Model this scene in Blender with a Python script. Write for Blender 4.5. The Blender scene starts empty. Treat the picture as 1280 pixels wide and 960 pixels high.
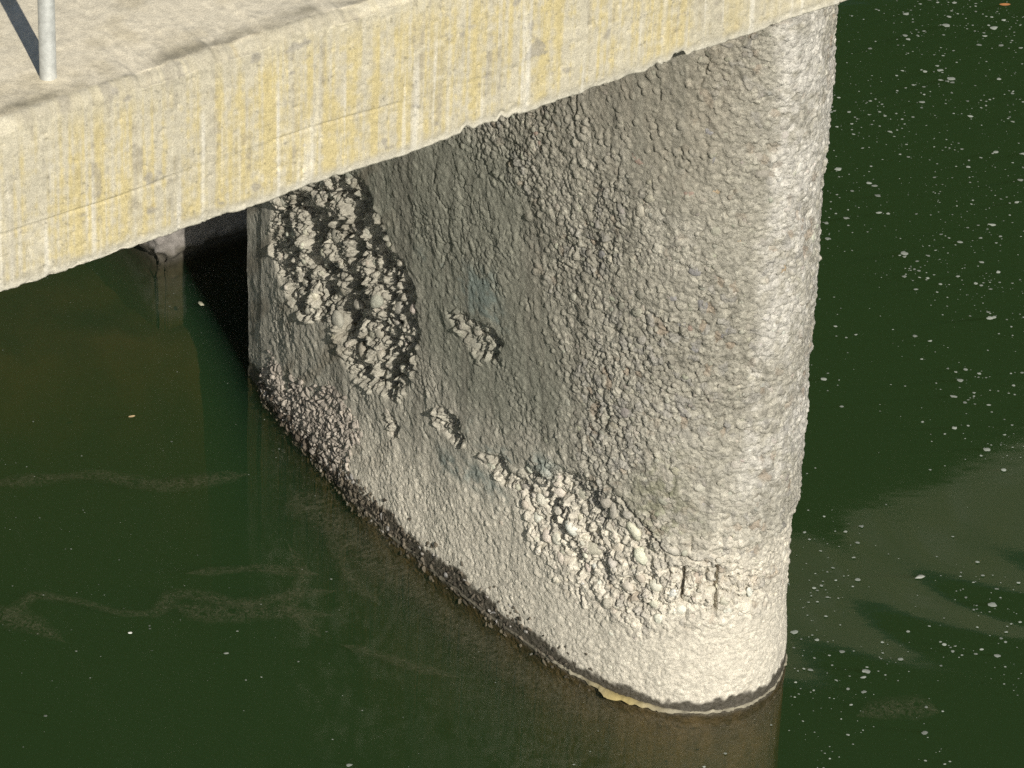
import bpy, math, random
import numpy as np
from mathutils import Matrix, Vector

R = math.radians
rng = np.random.default_rng(7)
random.seed(7)
scene = bpy.context.scene

# ------------------------------------------------------------------ camera
PITCH, ROLL, DIST = R(34.0), R(2.08), 14.4
fw = np.array([0, math.cos(PITCH), -math.sin(PITCH)])
r0 = np.array([1.0, 0, 0]); d0 = np.cross(fw, r0)
rt = math.cos(ROLL) * r0 - math.sin(ROLL) * d0
dn = np.cross(fw, rt)
cam_d = bpy.data.cameras.new('camera')
cam = bpy.data.objects.new('camera', cam_d)
scene.collection.objects.link(cam)
cam_d.sensor_width = 36.0
cam_d.lens = 36.0 * 6020.0 / 1280.0
cam_d.clip_start = 0.5
cam_d.clip_end = 2000
M = Matrix.Identity(4)
for i in range(3):
    M[i][0], M[i][1], M[i][2], M[i][3] = rt[i], -dn[i], -fw[i], -fw[i] * DIST
cam.matrix_world = M
scene.camera = cam

# ------------------------------------------------------------------ sky and sun
SUN_EL = R(34.5)
SUN_H = np.array([0.355, -0.935]); SUN_H /= np.linalg.norm(SUN_H)
world = bpy.data.worlds.new('World'); scene.world = world
world.use_nodes = True
wn = world.node_tree.nodes; wl = world.node_tree.links
bg = wn['Background']
sky = wn.new('ShaderNodeTexSky'); sky.sky_type = 'NISHITA'; sky.sun_disc = False
sky.sun_elevation = SUN_EL
sky.sun_rotation = math.atan2(SUN_H[0], SUN_H[1])
wl.new(sky.outputs[0], bg.inputs[0]); bg.inputs[1].default_value = 0.055
sun_d = bpy.data.lights.new('sun', 'SUN'); sun_d.energy = 4.6; sun_d.angle = R(0.55)
sun_d.color = (1.0, 0.95, 0.86)
sun = bpy.data.objects.new('sun', sun_d); scene.collection.objects.link(sun)
to_sun = Vector((SUN_H[0] * math.cos(SUN_EL), SUN_H[1] * math.cos(SUN_EL), math.sin(SUN_EL)))
sun.rotation_euler = to_sun.to_track_quat('Z', 'Y').to_euler()
sun.location = (2, -6, 8)
scene.view_settings.view_transform = 'Standard'
scene.view_settings.look = 'None'
scene.view_settings.exposure = 0.0
scene.view_settings.gamma = 1.0
scene.render.engine = 'CYCLES'
scene.cycles.use_denoising = False
scene.cycles.max_bounces = 6
scene.cycles.diffuse_bounces = 3
scene.cycles.transparent_max_bounces = 12
scene.cycles.sample_clamp_indirect = 3.0

# ------------------------------------------------------------------ helpers
DV = np.array([.799, .602, 0]); DV /= np.linalg.norm(DV)      # along the bridge
PV = np.array([DV[1], -DV[0], 0])                              # along the pier, towards its nose
ZV = np.array([0, 0, 1.0])
_tab = rng.random((512, 512)).astype(np.float32)

def vnoise(x, y, seed=0):
    x = (np.asarray(x, float) + seed * 37.13 % 512).astype(np.float32); y = (np.asarray(y, float) + seed * 91.7 % 512).astype(np.float32)
    xi = np.floor(x).astype(np.int32); yi = np.floor(y).astype(np.int32)
    fx = x - xi; fy = y - yi
    fx = fx * fx * fx * (fx * (fx * 6 - 15) + 10); fy = fy * fy * fy * (fy * (fy * 6 - 15) + 10)
    x0 = (xi & 511) << 9; x1 = ((xi + 1) & 511) << 9; y0 = yi & 511; y1 = (yi + 1) & 511; tb = _tab.ravel()
    a = tb.take(x0 + y0); b = tb.take(x1 + y0); c = tb.take(x0 + y1); d = tb.take(x1 + y1)
    return (a + (b - a) * fx) * (1 - fy) + (c + (d - c) * fx) * fy

def fbm(x, y, oct=4, seed=0, gain=.5):
    t = 0; a = 1; n = 0
    for k in range(oct):
        ca, sa = math.cos(.6 * k), math.sin(.6 * k)
        t = t + a * (vnoise((x * ca - y * sa) * 2 ** k, (x * sa + y * ca) * 2 ** k, seed + k * 3) - .5)
        n += a; a *= gain
    return t / n * 2          # about -1 .. 1

def sm(x, a, b):
    t = np.clip((x - a) / (b - a), 0, 1); return t * t * (3 - 2 * t)

def poly_sd(px, py, poly):
    """signed distance to a polygon, positive inside"""
    p = np.array(poly, float); d = np.full(np.shape(px), 1e9); ins = np.zeros(np.shape(px), bool)
    for i in range(len(p)):
        a, b = p[i - 1], p[i]
        e = b - a; wx, wy = px - a[0], py - a[1]
        t = np.clip((wx * e[0] + wy * e[1]) / (e @ e), 0, 1)
        d = np.minimum(d, np.hypot(wx - e[0] * t, wy - e[1] * t))
        c = ((a[1] > py) != (b[1] > py)) & (px < (b[0] - a[0]) * (py - a[1]) / ((b[1] - a[1]) or 1e-12) + a[0])
        ins ^= c
    return np.where(ins, d, -d)

def voronoi(x, y, seed=0):
    """jittered cells: distance to the cell edge, cell random numbers, offset from the cell's seed"""
    xi = np.floor(x).astype(np.int64); yi = np.floor(y).astype(np.int64)
    f1 = np.full(x.shape, 9.0); f2 = np.full(x.shape, 9.0); ra = np.zeros(x.shape); rb = np.zeros(x.shape); ox = np.zeros(x.shape); oy = np.zeros(x.shape)
    for dy in (-1, 0, 1):
        for dx in (-1, 0, 1):
            a = xi + dx; b = yi + dy
            jx = _tab[(a + seed * 17) & 511, (b + 3) & 511]; jy = _tab[(a + 101) & 511, (b + seed * 29) & 511]
            qx = x - (a + .08 + .84 * jx); qy = y - (b + .08 + .84 * jy); d = np.hypot(qx, qy)
            m = d < f1
            f2 = np.where(m, f1, np.minimum(f2, d)); f1 = np.where(m, d, f1)
            ra = np.where(m, _tab[(a + 211) & 511, (b + seed * 7) & 511], ra); rb = np.where(m, _tab[(a + seed * 5) & 511, (b + 307) & 511], rb)
            ox = np.where(m, qx, ox); oy = np.where(m, qy, oy)
    return f2 - f1, ra, rb, ox, oy

def rubble(S, Z, cell, seed, gap, up, tilt):
    """relief of close-packed angular stones, in metres"""
    w = .35
    x = (S + .55 * Z * .6) / cell + w * fbm(S / cell * .8, Z / cell * .8, 2, seed); y = (Z - .25 * S) / cell * .85 + w * fbm(S / cell * .8, Z / cell * .8, 2, seed + 5)
    e, ra, rb, ox, oy = voronoi(x, y, seed)
    an = rb * 6.283
    return up * (ra - .5) * 2 + tilt * cell * (ox * np.cos(an) + oy * np.sin(an)) - gap * (1 - sm(e, .02, .26)) , ra, e

def line_d(px, py, pts):
    p = np.array(pts, float); d = np.full(np.shape(px), 1e9)
    for a, b in zip(p[:-1], p[1:]):
        e = b - a; wx, wy = px - a[0], py - a[1]
        t = np.clip((wx * e[0] + wy * e[1]) / (e @ e), 0, 1)
        d = np.minimum(d, np.hypot(wx - e[0] * t, wy - e[1] * t))
    return d

def mesh_np(name, co, faces, cols=None, smooth=True, peb=None):
    """faces: (n,3) or (n,4) int array"""
    me = bpy.data.meshes.new(name)
    co = np.asarray(co, np.float32); faces = np.asarray(faces, np.int32)
    k = faces.shape[1]; n = len(faces)
    me.vertices.add(len(co)); me.vertices.foreach_set('co', co.ravel())
    me.loops.add(n * k); me.loops.foreach_set('vertex_index', faces.ravel())
    me.polygons.add(n); me.polygons.foreach_set('loop_start', np.arange(0, n * k, k, dtype=np.int32))
    me.polygons.foreach_set('loop_total', np.full(n, k, np.int32))
    me.polygons.foreach_set('use_smooth', np.full(n, smooth, bool))
    if cols is not None:
        at = me.color_attributes.new('col', 'FLOAT_COLOR', 'POINT')
        c = np.ones((len(co), 4), np.float32); c[:, :cols.shape[1]] = cols
        at.data.foreach_set('color', c.ravel())
    if peb is not None:
        at = me.attributes.new('peb', 'FLOAT', 'POINT'); at.data.foreach_set('value', np.asarray(peb, np.float32).ravel())
    me.update(calc_edges=True)
    return me

def grid_faces(nr, nc, flip=False, wrap=False):
    i = np.arange(nr - 1)[:, None]
    j = np.arange(nc if wrap else nc - 1)[None, :]
    j2 = (j + 1) % nc
    f = np.stack([i * nc + j, i * nc + j2, (i + 1) * nc + j2, (i + 1) * nc + j], -1).reshape(-1, 4)
    return f[:, ::-1] if flip else f

def obj(name, me, mat=None, parent=None, label=None, cat=None, kind=None, group=None):
    o = bpy.data.objects.new(name, me); scene.collection.objects.link(o)
    if mat is not None and me is not None and not me.materials: me.materials.append(mat)
    if parent is not None: o.parent = parent
    for k, v in (('label', label), ('category', cat), ('kind', kind), ('group', group)):
        if v: o[k] = v
    return o

def uvz(u, v, z):
    u, v, z = np.broadcast_arrays(np.asarray(u, float), np.asarray(v, float), np.asarray(z, float))
    return u[..., None] * PV + v[..., None] * DV + z[..., None] * ZV

class NT:
    def __init__(s, name):
        s.m = bpy.data.materials.new(name); s.m.use_nodes = True
        s.t = s.m.node_tree; s.t.nodes.clear()
        s.out = s.t.nodes.new('ShaderNodeOutputMaterial')
    def n(s, typ, ins=None, **kw):
        nd = s.t.nodes.new('ShaderNode' + typ)
        for k, v in kw.items(): setattr(nd, k, v)
        for k, v in (ins or {}).items():
            if isinstance(v, bpy.types.NodeSocket): s.t.links.new(v, nd.inputs[k])
            else: nd.inputs[k].default_value = v
        return nd
    def math(s, op, a, b=0.0):
        return s.n('Math', {0: a, 1: b}, operation=op).outputs[0]
    def link(s, a, b): s.t.links.new(a, b)

def stone_material(name, grain=.35, bump=.0012, scale=420.0, random_tint=False, mid=3.0, pebbles=False):
    """concrete / stone: own colour from the mesh attribute 'col' (alpha = wetness), sand grain and pores on top"""
    t = NT(name)
    geo = t.n('NewGeometry')
    at = t.n('Attribute', attribute_name='col')
    n1 = t.n('TexNoise', {'Vector': geo.outputs['Position'], 'Scale': scale, 'Detail': 3.0, 'Roughness': .7})
    n2 = t.n('TexNoise', {'Vector': geo.outputs['Position'], 'Scale': 60.0, 'Detail': 4.0, 'Roughness': .65})
    v1 = t.n('MapRange', {0: n1.outputs[0], 1: .3, 2: .7, 3: 1 - grain, 4: 1 + grain})
    v2 = t.n('MapRange', {0: n2.outputs[0], 1: .3, 2: .7, 3: 1 - grain * .6, 4: 1 + grain * .6})
    vv = t.math('MULTIPLY', v1.outputs[0], v2.outputs[0])
    if random_tint:
        oi = t.n('ObjectInfo')
        rr = t.n('MapRange', {0: oi.outputs['Random'], 1: 0, 2: 1, 3: .82, 4: 1.1})
        vv = t.math('MULTIPLY', vv, rr.outputs[0])
        base = oi.outputs['Color']
    else:
        base = at.outputs['Color']
    col = t.n('VectorMath', {0: base, 'Scale': vv}, operation='SCALE')
    n3 = t.n('TexNoise', {'Vector': geo.outputs['Position'], 'Scale': scale * .45, 'Detail': 4.0, 'Roughness': .65})
    n3b = t.math('ABSOLUTE', t.math('SUBTRACT', n3.outputs[0], .5))
    hb = t.math('ADD', t.math('ADD', t.math('MULTIPLY', n1.outputs[0], .7), t.math('MULTIPLY', n2.outputs[0], 1.2)), t.math('MULTIPLY', n3b, -mid))
    if pebbles:                                   # stones too small for the mesh, only where the skin has worn off
        pa = t.n('Attribute', attribute_name='peb').outputs['Fac']
        wv = t.n('VectorMath', {0: geo.outputs['Position'], 1: t.n('VectorMath', {0: n2.outputs['Color'], 'Scale': .008}, operation='SCALE').outputs[0]}, operation='ADD').outputs[0]
        va = t.n('TexVoronoi', {'Vector': wv, 'Scale': 88.0, 'Randomness': 1.0}); vb = t.n('TexVoronoi', {'Vector': wv, 'Scale': 165.0, 'Randomness': 1.0})
        pd = t.math('ADD', t.math('MULTIPLY', va.outputs['Distance'], -3.8), t.math('MULTIPLY', vb.outputs['Distance'], -1.5))
        hb = t.math('ADD', hb, t.math('MULTIPLY', pd, pa))
        tint = t.n('MapRange', {0: t.n('SeparateColor', {0: va.outputs['Color']}).outputs[0], 1: 0, 2: 1, 3: .80, 4: 1.16}).outputs[0]
        tint = t.math('ADD', t.math('MULTIPLY', tint, pa), t.math('SUBTRACT', 1.0, pa))
        col = t.n('VectorMath', {0: col.outputs[0], 'Scale': tint}, operation='SCALE')
    bp = t.n('Bump', {'Height': hb, 'Strength': .85, 'Distance': bump})
    pb = t.n('BsdfPrincipled', {'Base Color': col.outputs[0], 'Normal': bp.outputs[0]})
    if random_tint:
        pb.inputs['Roughness'].default_value = .8
    else:
        ro = t.n('MapRange', {0: at.outputs['Alpha'], 1: 0, 2: 1, 3: .92, 4: .35}); t.link(ro.outputs[0], pb.inputs['Roughness'])
    pb.inputs['Specular IOR Level'].default_value = .3
    t.link(pb.outputs[0], t.out.inputs[0])
    return t.m

def plain_material(name, col, rough=.6, metal=0.0, noise=.15, scale=80.0):
    t = NT(name)
    geo = t.n('NewGeometry')
    n1 = t.n('TexNoise', {'Vector': geo.outputs['Position'], 'Scale': scale, 'Detail': 5.0, 'Roughness': .65})
    v1 = t.n('MapRange', {0: n1.outputs[0], 1: .3, 2: .7, 3: 1 - noise, 4: 1 + noise})
    c = t.n('VectorMath', {0: col, 'Scale': v1.outputs[0]}, operation='SCALE')
    bp = t.n('Bump', {'Height': n1.outputs[0], 'Strength': .3, 'Distance': .001})
    pb = t.n('BsdfPrincipled', {'Base Color': c.outputs[0], 'Roughness': rough, 'Metallic': metal, 'Normal': bp.outputs[0]})
    t.link(pb.outputs[0], t.out.inputs[0]); return t.m

# ------------------------------------------------------------------ water and river bed
def water_material():
    t = NT('river_water')
    geo = t.n('NewGeometry')
    pos = geo.outputs['Position']
    # slow ripples
    mp = t.n('Mapping', {'Vector': pos, 'Rotation': (0, 0, R(37)), 'Scale': (1.0, 2.2, 1.0)})
    w1 = t.n('TexNoise', {'Vector': mp.outputs[0], 'Scale': 2.2, 'Detail': 2.0, 'Roughness': .45})
    w2 = t.n('TexNoise', {'Vector': mp.outputs[0], 'Scale': 14.0, 'Detail': 1.0, 'Roughness': .4})
    dist = t.n('VectorMath', {0: pos, 1: (1.62, -.42, 0)}, operation='DISTANCE').outputs['Value']
    ring = t.math('SINE', t.math('MULTIPLY', dist, 25.0))
    fall = t.math('MULTIPLY', t.n('MapRange', {0: dist, 1: .70, 2: 1.5, 3: 1.0, 4: 0.0}).outputs[0], t.n('MapRange', {0: dist, 1: .30, 2: .7, 3: 0.10, 4: 1.0}).outputs[0])
    ring = t.math('MULTIPLY', t.math('MULTIPLY', ring, fall), RING)
    hh = t.math('ADD', t.math('ADD', t.math('MULTIPLY', w1.outputs[0], WAVE1), t.math('MULTIPLY', w2.outputs[0], WAVE2)), ring)
    bp = t.n('Bump', {'Height': hh, 'Strength': 1.0, 'Distance': 1.0})
    tr = t.n('BsdfTransparent', {'Color': (1, 1, 1, 1)})
    gl = t.n('BsdfGlossy', {'Color': (1, 1, 1, 1), 'Roughness': .062, 'Normal': bp.outputs[0]})
    fr = t.n('Fresnel', {'IOR': 1.33, 'Normal': bp.outputs[0]})
    front = t.math('SUBTRACT', 1.0, geo.outputs['Backfacing'])          # seen from below the sheet lets the light through
    m2 = t.n('MixShader', {0: t.math('MULTIPLY', fr.outputs[0], front), 1: tr.outputs[0], 2: gl.outputs[0]})
    t.link(m2.outputs[0], t.out.inputs['Surface'])
    # murk: suspended silt scatters green light back, peaty water swallows the rest
    vs = t.n('VolumeScatter', {'Color': (.20, .57, .31, 1), 'Density': .55, 'Anisotropy': 0.0})
    va = t.n('VolumeAbsorption', {'Color': (.703, .625, .242, 1), 'Density': 3.3})
    ad = t.n('AddShader', {0: vs.outputs[0], 1: va.outputs[0]})
    t.link(ad.outputs[0], t.out.inputs['Volume'])
    return t.m
WAVE1, WAVE2, RING = .00050, .00014, .00160

wb = 150.0
co = [(-wb, -wb, 0), (wb, -wb, 0), (wb, wb, 0), (-wb, wb, 0), (-wb, -wb, -2.9), (wb, -wb, -2.9), (wb, wb, -2.9), (-wb, wb, -2.9)]
fa = [(0, 1, 2, 3), (7, 6, 5, 4), (0, 4, 5, 1), (1, 5, 6, 2), (2, 6, 7, 3), (3, 7, 4, 0)]
obj('river_water', mesh_np('river_water', co, fa, smooth=False), water_material(), kind='structure')
bed_m = plain_material('river_bed_mud', (.030, .023, .012), .9, noise=.5, scale=5)
gx = np.r_[-200, -60, -20, -8, np.arange(-5, 5.01, .08), 8, 20, 60, 200]
BX, BY = np.meshgrid(gx, gx)
shoal = sm(BY + .30 * fbm(BX * 1.4, BY * 1.4, 4, 501) - .12 * BX - .12, -.15, .45) * (1 - sm(BX * DV[0] + BY * DV[1], -.35, .15)) * (1 - sm(np.hypot(BX, BY), 5, 8))
BZ = -2.7 + 2.45 * shoal + .05 * fbm(BX * 5, BY * 5, 3, 502) * shoal      # a mud bank lies behind the pier on the left
obj('river_bed', mesh_np('river_bed', np.stack([BX, BY, BZ], -1).reshape(-1, 3), grid_faces(len(gx), len(gx))), bed_m, kind='structure')

# ------------------------------------------------------------------ the pier
PTS = [(-.478, -.634), (-.30, -.665), (-.15, -.690), (0, -.706), (.25, -.722), (.55, -.728), (.85, -.722), (1.19, -.695), (1.40, -.638), (1.50, -.578),
       (1.57, -.505), (1.625, -.395), (1.615, -.287), (1.53, -.165), (1.40, -.095), (1.2, -.06), (.85, -.04), (.4, -.03), (-.5, -.03)]
def plan():
    p = np.array(PTS, float); p = np.vstack([2 * p[0] - p[1], p, 2 * p[-1] - p[-2]]); out = []
    for i in range(1, len(p) - 2):
        t = np.linspace(0, 1, 40, endpoint=False)[:, None]; a, b, c, d = p[i - 1], p[i], p[i + 1], p[i + 2]
        out.append(.5 * (2 * b + (c - a) * t + (2 * a - 5 * b + 4 * c - d) * t * t + (3 * b - 3 * c + d - a) * t ** 3))
    out = np.vstack(out + [p[-2:-1]])
    k = np.ones(41) / 41; pad = np.vstack([2 * out[0] - out[40:0:-1], out, 2 * out[-1] - out[-2:-42:-1]])
    out = np.stack([np.convolve(pad[:, j], k, 'same')[40:-40] for j in (0, 1)], 1)
    s = np.r_[0, np.cumsum(np.hypot(*np.diff(out, axis=0).T))]
    s += .7633 - s[np.argmin(np.abs(out[:, 0] - .25) + (out[:, 1] > -.5) * 9)]       # s = 0.763 at u = 0.25
    return s, out
PS, PUV = plan()
PXY = PUV[:, :1] * PV[:2] + PUV[:, 1:] * DV[:2]
PT = np.gradient(PXY, axis=0); PT /= np.linalg.norm(PT, axis=1, keepdims=True)
PN = np.stack([PT[:, 1], -PT[:, 0]], 1)
def on_plan(s):
    s = np.asarray(s, float)
    xy = np.stack([np.interp(s, PS, PXY[:, k]) for k in (0, 1)], -1)
    n = np.stack([np.interp(s, PS, PN[:, k]) for k in (0, 1)], -1); n /= np.linalg.norm(n, axis=-1, keepdims=True)
    return xy, n
# eroded patches and cracks in wall coordinates (metres along the wall from the back corner, metres above the water)
POLY={
 'CAVITY':[(0.574, 0.995), (0.695, 1.086), (0.759, 1.067), (0.83, 0.994), (0.912, 0.947), (1.004, 0.887), (1.045, 0.823), (1.052, 0.735), (1.029, 0.629), (0.981, 0.503), (0.919, 0.437), (0.837, 0.42), (0.774, 0.416), (0.71, 0.407), (0.649, 0.426), (0.621, 0.47), (0.574, 0.505), (0.475, 0.447), (0.36, 0.447), (0.254, 0.492), (0.204, 0.573), (0.189, 0.714), (0.323, 0.822), (0.493, 0.94)],
 'POCKET1':[(1.161, 0.883), (1.265, 0.914), (1.36, 0.934), (1.413, 0.905), (1.399, 0.846), (1.337, 0.808), (1.251, 0.823)],
 'POCKET2':[(1.095, 0.513), (1.169, 0.572), (1.225, 0.561), (1.264, 0.513), (1.236, 0.465), (1.146, 0.473)],
 'POCKET3':[(1.323, 0.493), (1.405, 0.555), (1.492, 0.53), (1.544, 0.5), (1.478, 0.463), (1.391, 0.473)],
 'POCKET4':[(0.871, 0.39), (0.928, 0.396), (0.954, 0.343), (0.911, 0.29)],
 'BAND':[(1.476, 0.515), (1.555, 0.617), (1.666, 0.643), (1.783, 0.664), (1.878, 0.655), (1.95, 0.596), (2.021, 0.513), (2.104, 0.49), (2.179, 0.492), (2.311, 0.446), (2.364, 0.33), (2.178, 0.327), (2.071, 0.31), (1.96, 0.259), (1.803, 0.265), (1.683, 0.309), (1.579, 0.332), (1.515, 0.409)],
 'MUSSEL':[(0.107, 0.058), (0.194, 0.133), (0.312, 0.138), (0.452, 0.169), (0.555, 0.246), (0.66, 0.281), (0.715, 0.202), (0.682, 0.07), (0.559, 0.023), (0.455, 0.015), (0.334, 0.009), (0.195, 0.034)],
 'SMOOTH':[(0.696, 1.052), (1.155, 1.417), (1.428, 1.516), (1.501, 1.38), (1.477, 1.193), (1.614, 1.037), (1.716, 0.833), (1.472, 0.598), (1.186, 0.598), (1.067, 0.743), (1.023, 0.903), (0.862, 0.998)],
 'OLIVE':[(1.977, 0.843), (2.044, 0.835), (2.04, 0.705), (2.119, 0.612), (1.992, 0.563), (1.918, 0.615), (1.936, 0.726)],
 'BLUE':[(1.118, 0.411), (1.337, 0.482), (1.479, 0.442), (1.516, 0.383), (1.431, 0.361), (1.305, 0.384), (1.158, 0.339)],
 'BLUE2':[(1.02, 1.005), (1.379, 1.118), (1.455, 0.953), (1.211, 0.926)],
 'BLUE3':[(1.188, 0.545), (1.469, 0.649), (1.665, 0.651), (1.637, 0.583), (1.406, 0.521)],
}
LINE={
 'G1':[(0.628, 1.029), (0.681, 0.966), (0.696, 0.856), (0.686, 0.744), (0.662, 0.624), (0.638, 0.528)],
 'G2':[(0.739, 1.036), (0.79, 0.959), (0.873, 0.913), (0.934, 0.88)],
 'G3':[(0.965, 0.884), (1.03, 0.815), (1.037, 0.726), (1.009, 0.631)],
 'G4':[(0.893, 0.619), (0.923, 0.569), (0.877, 0.475)],
 'G5':[(0.512, 0.753), (0.542, 0.677), (0.525, 0.559)],
 'G6':[(0.355, 0.811), (0.443, 0.768), (0.497, 0.732)],
 'G7':[(0.828, 0.77), (0.89, 0.738), (0.911, 0.696)],
 'G8':[(0.307, 0.552), (0.372, 0.481)],
 'B1':[(1.878, 0.645), (1.956, 0.577), (2.021, 0.513), (2.065, 0.501), (2.136, 0.492)],
 'B2':[(1.608, 0.535), (1.68, 0.479), (1.744, 0.422), (1.745, 0.388)],
 'B3':[(1.527, 0.509), (1.56, 0.435)],
 'B4':[(1.794, 0.559), (1.824, 0.52)],
 'B5':[(1.751, 0.276), (1.764, 0.245)],
 'B6':[(2.07, 0.409), (2.063, 0.469)],
 'V1':[(2.069, 0.47), (2.068, 0.355)],
 'V2':[(2.162, 0.487), (2.162, 0.335)],
 'C1':[(1.815, 1.683), (1.806, 1.567)],
 'C2':[(1.667, 1.816), (1.656, 1.685)],
 'C3':[(1.925, 1.936), (1.923, 1.795)],
 'C4':[(2.042, 0.962), (2.066, 0.915), (2.101, 0.889)],
 'C5':[(2.018, 0.829), (2.031, 0.755)],
 'C6':[(2.079, 0.576), (2.085, 0.53)],
 'C7':[(2.314, 0.7), (2.301, 0.654)],
 'C8':[(1.175, 0.886), (1.283, 0.908), (1.39, 0.878)],
 'C9':[(1.236, 0.572), (1.257, 0.499)],
 'C10':[(1.422, 0.557), (1.478, 0.468)],
 'C11':[(1.103, 1.328), (1.099, 1.226), (1.163, 1.203)],
 'C12':[(1.296, 1.45), (1.351, 1.367)],
 'C13':[(1.514, 1.099), (1.524, 1.041)],
 'C14':[(2.042, 2.07), (2.055, 2.026), (2.044, 1.955)],
 'C15':[(1.996, 1.77), (2.015, 1.727), (2.005, 1.677)],
 'C16':[(2.208, 1.109), (2.277, 1.084), (2.417, 1.026)],
 'C17':[(1.993, 1.324), (2.022, 1.27), (2.009, 1.193)],
 'CRACK':[(0.126, 2.3), (0.124, 0.64), (0.131, 0.427), (0.123, 0.223), (0.134, 0.017), (.13, -.1)],
}
COBBLES= [(0.829, 0.722, 0.0367), (0.73, 0.494, 0.0588), (0.91, 0.741, 0.0221), (0.865, 0.63, 0.0245), (0.818, 0.533, 0.0245), (0.523, 0.666, 0.0416), (0.578, 0.791, 0.0343), (0.386, 0.783, 0.0294), (0.479, 0.879, 0.0269), (0.71, 0.816, 0.0221), (0.294, 0.512, 0.0294), (0.43, 0.538, 0.0367), (0.618, 0.636, 0.0294), (0.874, 0.598, 0.0196), (0.844, 0.478, 0.0221), (0.965, 0.525, 0.0171), (0.773, 0.643, 0.0294), (0.539, 0.87, 0.0245), (0.239, 0.593, 0.0269), (0.332, 0.654, 0.0294), (0.602, 0.963, 0.0221), (0.742, 0.907, 0.0221), (0.794, 0.817, 0.0269), (0.859, 0.813, 0.0245), (0.691, 0.499, 0.0221), (0.597, 0.538, 0.0294), (0.77, 0.577, 0.0221), (0.995, 0.57, 0.0171), (0.943, 0.562, 0.0171), (0.37, 0.622, 0.0221), (1.842, 0.582, 0.049), (1.712, 0.459, 0.0343), (1.827, 0.609, 0.0318), (1.643, 0.48, 0.0221), (1.584, 0.488, 0.0245), (1.549, 0.388, 0.0221), (1.681, 0.341, 0.0221), (1.784, 0.421, 0.0245), (1.824, 0.302, 0.0318), (1.874, 0.464, 0.0294), (1.949, 0.469, 0.0245), (1.989, 0.39, 0.0221), (1.906, 0.358, 0.0221), (1.615, 0.385, 0.0221), (1.921, 0.543, 0.0294), (1.511, 0.487, 0.0245), (1.73, 0.579, 0.0269), (1.777, 0.511, 0.0245), (2.045, 0.602, 0.0294), (1.999, 0.643, 0.0221), (2.108, 0.427, 0.0196), (2.142, 0.389, 0.0196), (2.045, 0.378, 0.0221), (1.374, 0.463, 0.0294), (1.475, 0.533, 0.0245), (1.321, 0.856, 0.0294), (1.287, 0.832, 0.0245), (1.285, 0.883, 0.0196), (1.363, 0.853, 0.0171)]
APRON = [(0, .10), (.19, .13), (.67, .26), (1.04, .27), (1.35, .285), (1.55, .27), (1.72, .24), (1.96, .233), (2.18, .30), (2.38, .29), (4.6, .29)]

STEP = .0032
sF = np.arange(PS[0], 2.64, STEP); zF = np.arange(-.06, 2.205, STEP)
sA = np.r_[sF, np.arange(sF[-1] + .03, PS[-1] - .01, .03), PS[-1]]
zA = np.r_[-2.8, -1.5, -.9, -.6, -.4, -.25, -.15, -.10, zF]
nsF = len(sF); nz0 = len(zA) - len(zF)
SS, ZZ = np.meshgrid(sA, zA)                       # rows = z, columns = s
# work on a slightly warped copy of the coordinates, so no outline is clean
wx = .012 * fbm(SS * 14, ZZ * 14, 4, 11) + .004 * fbm(SS * 60, ZZ * 60, 2, 12)
wz = .012 * fbm(SS * 14, ZZ * 14, 4, 21) + .004 * fbm(SS * 60, ZZ * 60, 2, 22)
SW, ZW = SS + wx, ZZ + wz
sd = {}
for k, v in POLY.items():                          # only near each patch
    q = np.array(v); a, b = np.searchsorted(sA, [q[:, 0].min() - .2, q[:, 0].max() + .2]); i0, i1 = np.searchsorted(zA, [q[:, 1].min() - .2, q[:, 1].max() + .2])
    sd[k] = np.full(SS.shape, -.3); sd[k][i0:i1, a:b] = poly_sd(SW[i0:i1, a:b], ZW[i0:i1, a:b], v)
apz = np.interp(SW, *np.array(APRON).T)
apron = 1 - sm(ZW, apz - .05, apz + .03)
cav = sm(sd['CAVITY'], -.006, .012)
band = sm(sd['BAND'], -.01, .02)
pock = np.maximum.reduce([sm(sd['POCKET%d' % k] + .014 * fbm(SS * 30, ZZ * 30, 3, 15), -.006, .010) for k in (1, 2, 3, 4)])
smooth_z = sm(sd['SMOOTH'], -.10, .10)
n_big = fbm(SS * 3.2, ZZ * 2.2, 4, 31)
pebz = sm(SW + .28 * n_big + .10 * (ZZ - 1), 1.32, 1.78) * (1 - apron)
pebz = np.maximum(pebz, sm(ZW + .15 * n_big, 1.33, 1.5) * sm(SW, 1.05, 1.25)) * (1 - .45 * smooth_z)
strip = 1 - sm(SS, .19 + .03 * n_big, .25 + .03 * n_big)           # flat strip beside the back corner
pebz *= 1 - strip
skim = sm(ZW + .18 * n_big, 1.55, 1.75) * sm(SW, 1.5, 1.62) * (1 - sm(SW + .08 * n_big, 2.0, 2.15))    # rendered patch under the deck
pebz *= 1 - .8 * skim
limed = sm(SW + .05 * n_big, 2.19, 2.24)                            # whitened nose

h = .007 * fbm(SS * 3.5, ZZ * 3, 3, 41) + .0035 * fbm(SS * 14, ZZ * 12, 3, 42)
h += .0012 * fbm(SS * 70, ZZ * 60, 3, 43) * (1 - .4 * strip)
# trowelled skim with drips running down it
drip = fbm(SS * 30 + .6 * fbm(SS * 5, ZZ * 5, 2, 51), ZZ * 3.5, 3, 52)
h += .0022 * drip * (1 - apron) * (1 - pebz) * (1 - .7 * strip)
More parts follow.
